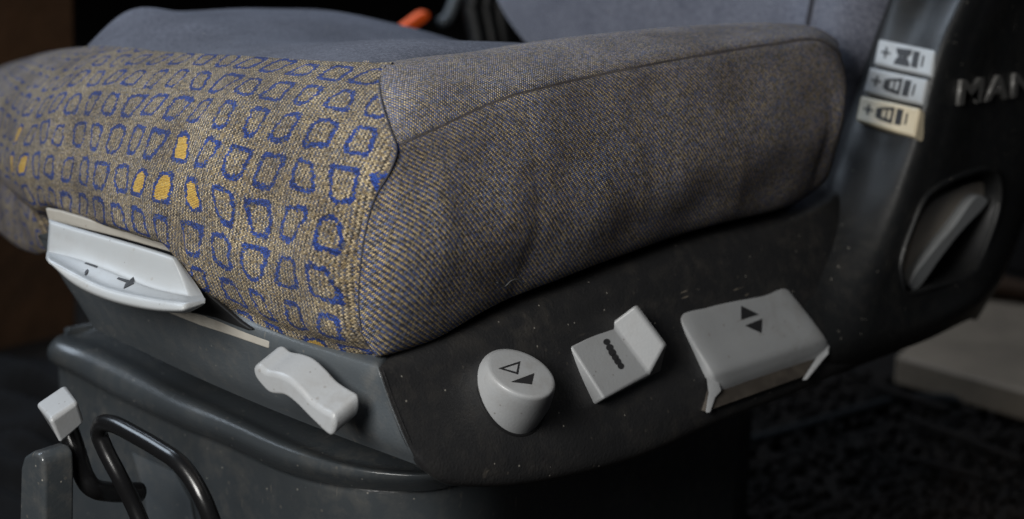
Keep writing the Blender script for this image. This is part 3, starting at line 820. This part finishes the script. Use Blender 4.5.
# ---- white tipped release lever, black grab loop and foot bracket at the front of the base
T3, T2, T1, T0 = PX(49, 420, -.085), PX(78.5, 401, -.066), PX(64, 383.5, -.060), PX(34, 404, -.078)
B3, B2 = PX(61, 446, -.080), PX(84.5, 424, -.060)
B0, B1 = T0 + (B3 - T3) * .8 + np.array([.006, 0, 0]), T1 + (B2 - T2) * .8 + np.array([.006, 0, 0])
bm = bmesh.new(); q = [bm.verts.new(p) for p in (T0, T1, T2, T3, B0, B1, B2, B3)]
for f in ((0, 1, 2, 3), (4, 7, 6, 5), (3, 2, 6, 7), (0, 3, 7, 4), (1, 0, 4, 5), (2, 1, 5, 6)): bm.faces.new([q[a] for a in f])
tip = from_bm('release_lever_tip', bm, M_GREY, seat); bev(tip, .0028, 4, 20)
tube('lever_stem', [PX(px, py, x) for px, py, x in [(68, 428, -.06), (76, 452, -.06), (84, 476, -.058), (92, 487, -.055), (112, 492, -.04), (140, 492, -.02)]], .0058, M_RUBBER, tip, 40, 12)
tube('grab_loop', [PX(px, py, x) for px, py, x in [(150, 545, -.06), (134, 506, -.062), (119, 476, -.066), (105, 449, -.068), (99, 433, -.069), (102, 424, -.070), (113, 424, -.071), (137, 436, -.072), (161, 450, -.073), (177, 461, -.074), (190, 476, -.074), (203, 499, -.074), (216, 532, -.072)]], .0047, M_RUBBER, seat, 90, 16)
bk = [(20, 468), (23, 457), (31, 452), (39, 454), (43, 462), (44, 480), (44, 545), (18, 545)]
prism('foot_bracket', [PX(px, py, -.09) for px, py in bk], np.array([.020, 0, 0]), M_BASE, seat, .004, 4)

# ================================================================== SURROUNDINGS
def earth(name, c1, c2, rough=.95, scale=12, bump=.6):
    t = NT(name); co = t.n('ShaderNodeTexCoord').outputs['Object']
    n1 = t.noise(co, scale, 8, .65).outputs[0]; n2 = t.noise(co, scale * 6, 6, .7).outputs[0]
    c = t.mix(t.ramp(n1, [(.35, (0, 0, 0, 1)), (.65, (1, 1, 1, 1))]), c1, c2)
    c = t.mix(t.math('MULTIPLY', n2, .5), c, c1)
    t.l(c, t.b.inputs['Base Color']); t.b.inputs['Roughness'].default_value = rough; t.b.inputs['Specular IOR Level'].default_value = .2
    t.l(t.bump(t.math('ADD', n1, n2), bump, .012), t.b.inputs['Normal']); return t.m
M_GROUND = earth('ground_dirt', lin(13, 11, 10), lin(30, 24, 19))
M_BROWN = earth('brown_board', lin(34, 24, 16), lin(78, 54, 35), .8, 4.5, .4)
M_WALL = earth('dark_wall', lin(22, 20, 20), lin(34, 30, 28), .9, 2, .2)
M_WOOD = earth('pale_board', lin(108, 97, 84), lin(136, 122, 106), .6, 9, .15)
M_ORANGE = plastic('orange_webbing', lin(235, 92, 28), .6, .1)
M_HOSE = plastic('hose_rubber', lin(14, 15, 16), .55, .1, spec=.3)
M_TARP = plastic('tarp_cloth', lin(15, 15, 16), .85, .3, 300, spec=.1)

bm = bmesh.new(); bmesh.ops.create_grid(bm, x_segments=80, y_segments=80, size=3)
for v in bm.verts:
    v.co.z = -.34 + .006 * math.sin(9 * v.co.x) * math.sin(11 * v.co.y); v.co.x += .8; v.co.y += .8
g = from_bm('ground', bm, M_GROUND); g['kind'] = 'structure'
w = box('wall', (3.4, 1.2, .8), (.1, 6, 2.6), M_WALL); w['kind'] = 'structure'
w2 = box('wall', (.6, 3.2, .8), (6, .1, 2.6), M_WALL); w2['kind'] = 'structure'
S.world = bpy.data.worlds.new('World'); S.world.use_nodes = True
bg = S.world.node_tree.nodes['Background']; bg.inputs[0].default_value = (.55, .65, .8, 1); bg.inputs[1].default_value = .03

# far left: a brown board standing behind the seat, a black tarp on the ground before it
bq = [PY(-160, -60, 1.0), PY(74, -60, 1.0), PY(78, 430, 1.0), PY(-160, 380, 1.0)]
tag(prism('brown_board', bq, np.array([0, .03, 0]), M_BROWN, None, .004), 'tall rust brown board standing behind the far side of the seat', 'board')
bm = bmesh.new(); bmesh.ops.create_grid(bm, x_segments=90, y_segments=60, size=1)
rs = np.random.RandomState(5); ph = rs.rand(8, 3) * 6
ctr = PZ(-40, 500, -.30)
for v in bm.verts:
    x, y = v.co.x, v.co.y; r = max(0, 1 - (x * x + y * y))
    h = r ** .5 * .05 + .02 * r * sum(math.sin(a * 2.2 * x * 3 + b * 2 * y * 3 + c) for a, b, c in ph) / 3
    v.co = (ctr[0] + .10 + x * .22, ctr[1] + .16 + y * .30, -.345 + h)
tag(from_bm('black_tarp', bm, M_TARP), 'crumpled black tarp heaped on the ground at the foot of the brown board', 'tarp')
# behind the cushion
op = [(389, 38), (397, 31), (412, 20), (422, 13), (429, 13), (428, 19), (416, 28), (400, 38)]
tag(prism('orange_strap', smooth_poly([PY(a, b, .62) for a, b in op], 3), np.array([.006, .012, 0]), M_ORANGE, None, .002), 'short bright orange strap end sticking up behind the cushion', 'strap')
gq = [(441, 22), (446, 20), (458, -10), (466, -40)]
tag(tube('grey_rod', [PY(a, b, .66) for a, b in gq], .006, M_FASCIA, None, 30, 12), 'thin grey rod hanging in the dark behind the cushion', 'rod')
for k, (a, b, c) in enumerate([(472, 478, 486), (486, 492, 500), (499, 503, 512)]):
    h = tube('black_hose', [PY(a + 14, -60, .55), PY(a, 0, .55), PY(b, 40, .54), PY(c, 90, .52)], .009, M_HOSE, None, 40, 14)
    tag(h, ['black hose beside the grey rod, nearest the orange strap', 'middle one of three black hoses between cushion and backrest', 'black hose closest to the backrest cushion edge'][k], 'hose', 'hoses behind the cushion')
# right: a pale board lying on the ground, hoses and sticks
pq = [PZ(896, 356, -.30), PZ(1140, 424, -.30), PZ(1180, 345, -.30), PZ(968, 286, -.30)]
tag(prism('pale_board', pq, np.array([0, 0, -.03]), M_WOOD, None, .003), 'pale dusty board lying on the ground behind the seat', 'board')
gp = [PZ(972, 268, -.27), PZ(1130, 300, -.27), PZ(1150, 262, -.27), PZ(985, 236, -.27)]
tag(prism('grey_block', gp, np.array([0, 0, .12]), M_WALL, None, .01), 'grey weathered block behind the pale board', 'block')
rp = [(960, 283), (1000, 287), (1060, 296)]
tag(tube('brown_stick', [PZ(a, b, -.285) for a, b in rp], .012, M_BROWN, None, 20, 8), 'brown stick lying along the far edge of the pale board', 'stick')
hs = [(560, 480), (760, 440), (860, 412), (900, 402), (960, 401), (1040, 418), (1100, 430)]
tag(tube('ground_hose', [PZ(a, b, -.33) for a, b in hs], .007, M_HOSE, None, 60, 14), 'thin black hose on the dark ground just below the pale board', 'hose')
st = [[(870, 384), (905, 396), (950, 410)], [(905, 418), (945, 432), (1024, 462)], [(905, 458), (940, 466), (985, 478)], [(960, 432), (985, 440), (1000, 426)]]
sl = ['twig lying beside the thin ground hose', 'long twig running to the lower right corner of the ground', 'short twig in the dirt furthest below the black hose', 'bent twig across the longer one on the ground']
for k, q in enumerate(st):
    tag(tube('twig', [PZ(a, b, -.318) for a, b in q], .004, M_GROUND, None, 24, 6), sl[k], 'twig', 'twigs on the ground')
# loose crumbs of soil
bm = bmesh.new(); rs = np.random.RandomState(11)
for _ in range(1900):
    a, b = rs.uniform(660, 1060), rs.uniform(372, 540); c = PZ(a, b, -.333); r = rs.uniform(.002, .007)
    M_ = Matrix.Translation(Vector(c)) @ Euler(tuple(rs.rand(3) * 6)).to_matrix().to_4x4() @ Matrix.Diagonal((r * rs.uniform(.7, 1.6), r, r * .8, 1))
    bmesh.ops.create_icosphere(bm, subdivisions=1, radius=1, matrix=M_)
cr = from_bm('gravel', bm, M_GROUND); cr['kind'] = 'stuff'

# ================================================================== LIGHT
def area(name, loc, target, size, power, col, sy=None):
    l = bpy.data.lights.new(name, 'AREA'); l.energy = power; l.size = size; l.color = col
    if sy: l.shape = 'RECTANGLE'; l.size_y = sy
    o = bpy.data.objects.new(name, l); COL.objects.link(o); o.location = loc
    o.rotation_euler = (Vector(target) - Vector(loc)).to_track_quat('-Z', 'Y').to_euler(); return o
area('window_light', (-.82, -.24, .50), (.05, .10, .02), .40, 15.5, (1.0, .985, .95), .45)
area('rear_sky_light', (.75, 1.25, 1.35), (.3, .12, .1), .8, 19, (.72, .84, 1.0))
area('edge_highlight_light', (-.42, 1.15, .95), (.0, .1, .0), .55, 9, (.74, .86, 1.0))  # extra lamp added for bluish highlights on the base lip and plastic edges
area('top_fill', (-.15, -.7, 1.4), (.2, .0, 0), 0.7, 1.1, (1.0, .92, .80))

# ================================================================== CAMERA
cd = bpy.data.cameras.new('camera'); cam = bpy.data.objects.new('camera', cd); COL.objects.link(cam)
cd.sensor_width = 36; cd.lens = F / 1024 * 36; cd.clip_end = 100; cd.clip_start = .02
M = Matrix.Identity(4)
for i in range(3):
    M[i][0] = RM[0, i]; M[i][1] = -RM[1, i]; M[i][2] = -RM[2, i]; M[i][3] = CAM[i]
cam.matrix_world = M
cd.dof.use_dof = True; cd.dof.aperture_fstop = 5.8; cd.dof.focus_distance = .97
S.camera = cam
S.view_settings.view_transform = 'Standard'; S.view_settings.look = 'None'
S.view_settings.exposure = 0; S.view_settings.gamma = 1
S.render.engine = 'CYCLES'
S.cycles.use_denoising = True
S.cycles.max_bounces = 6
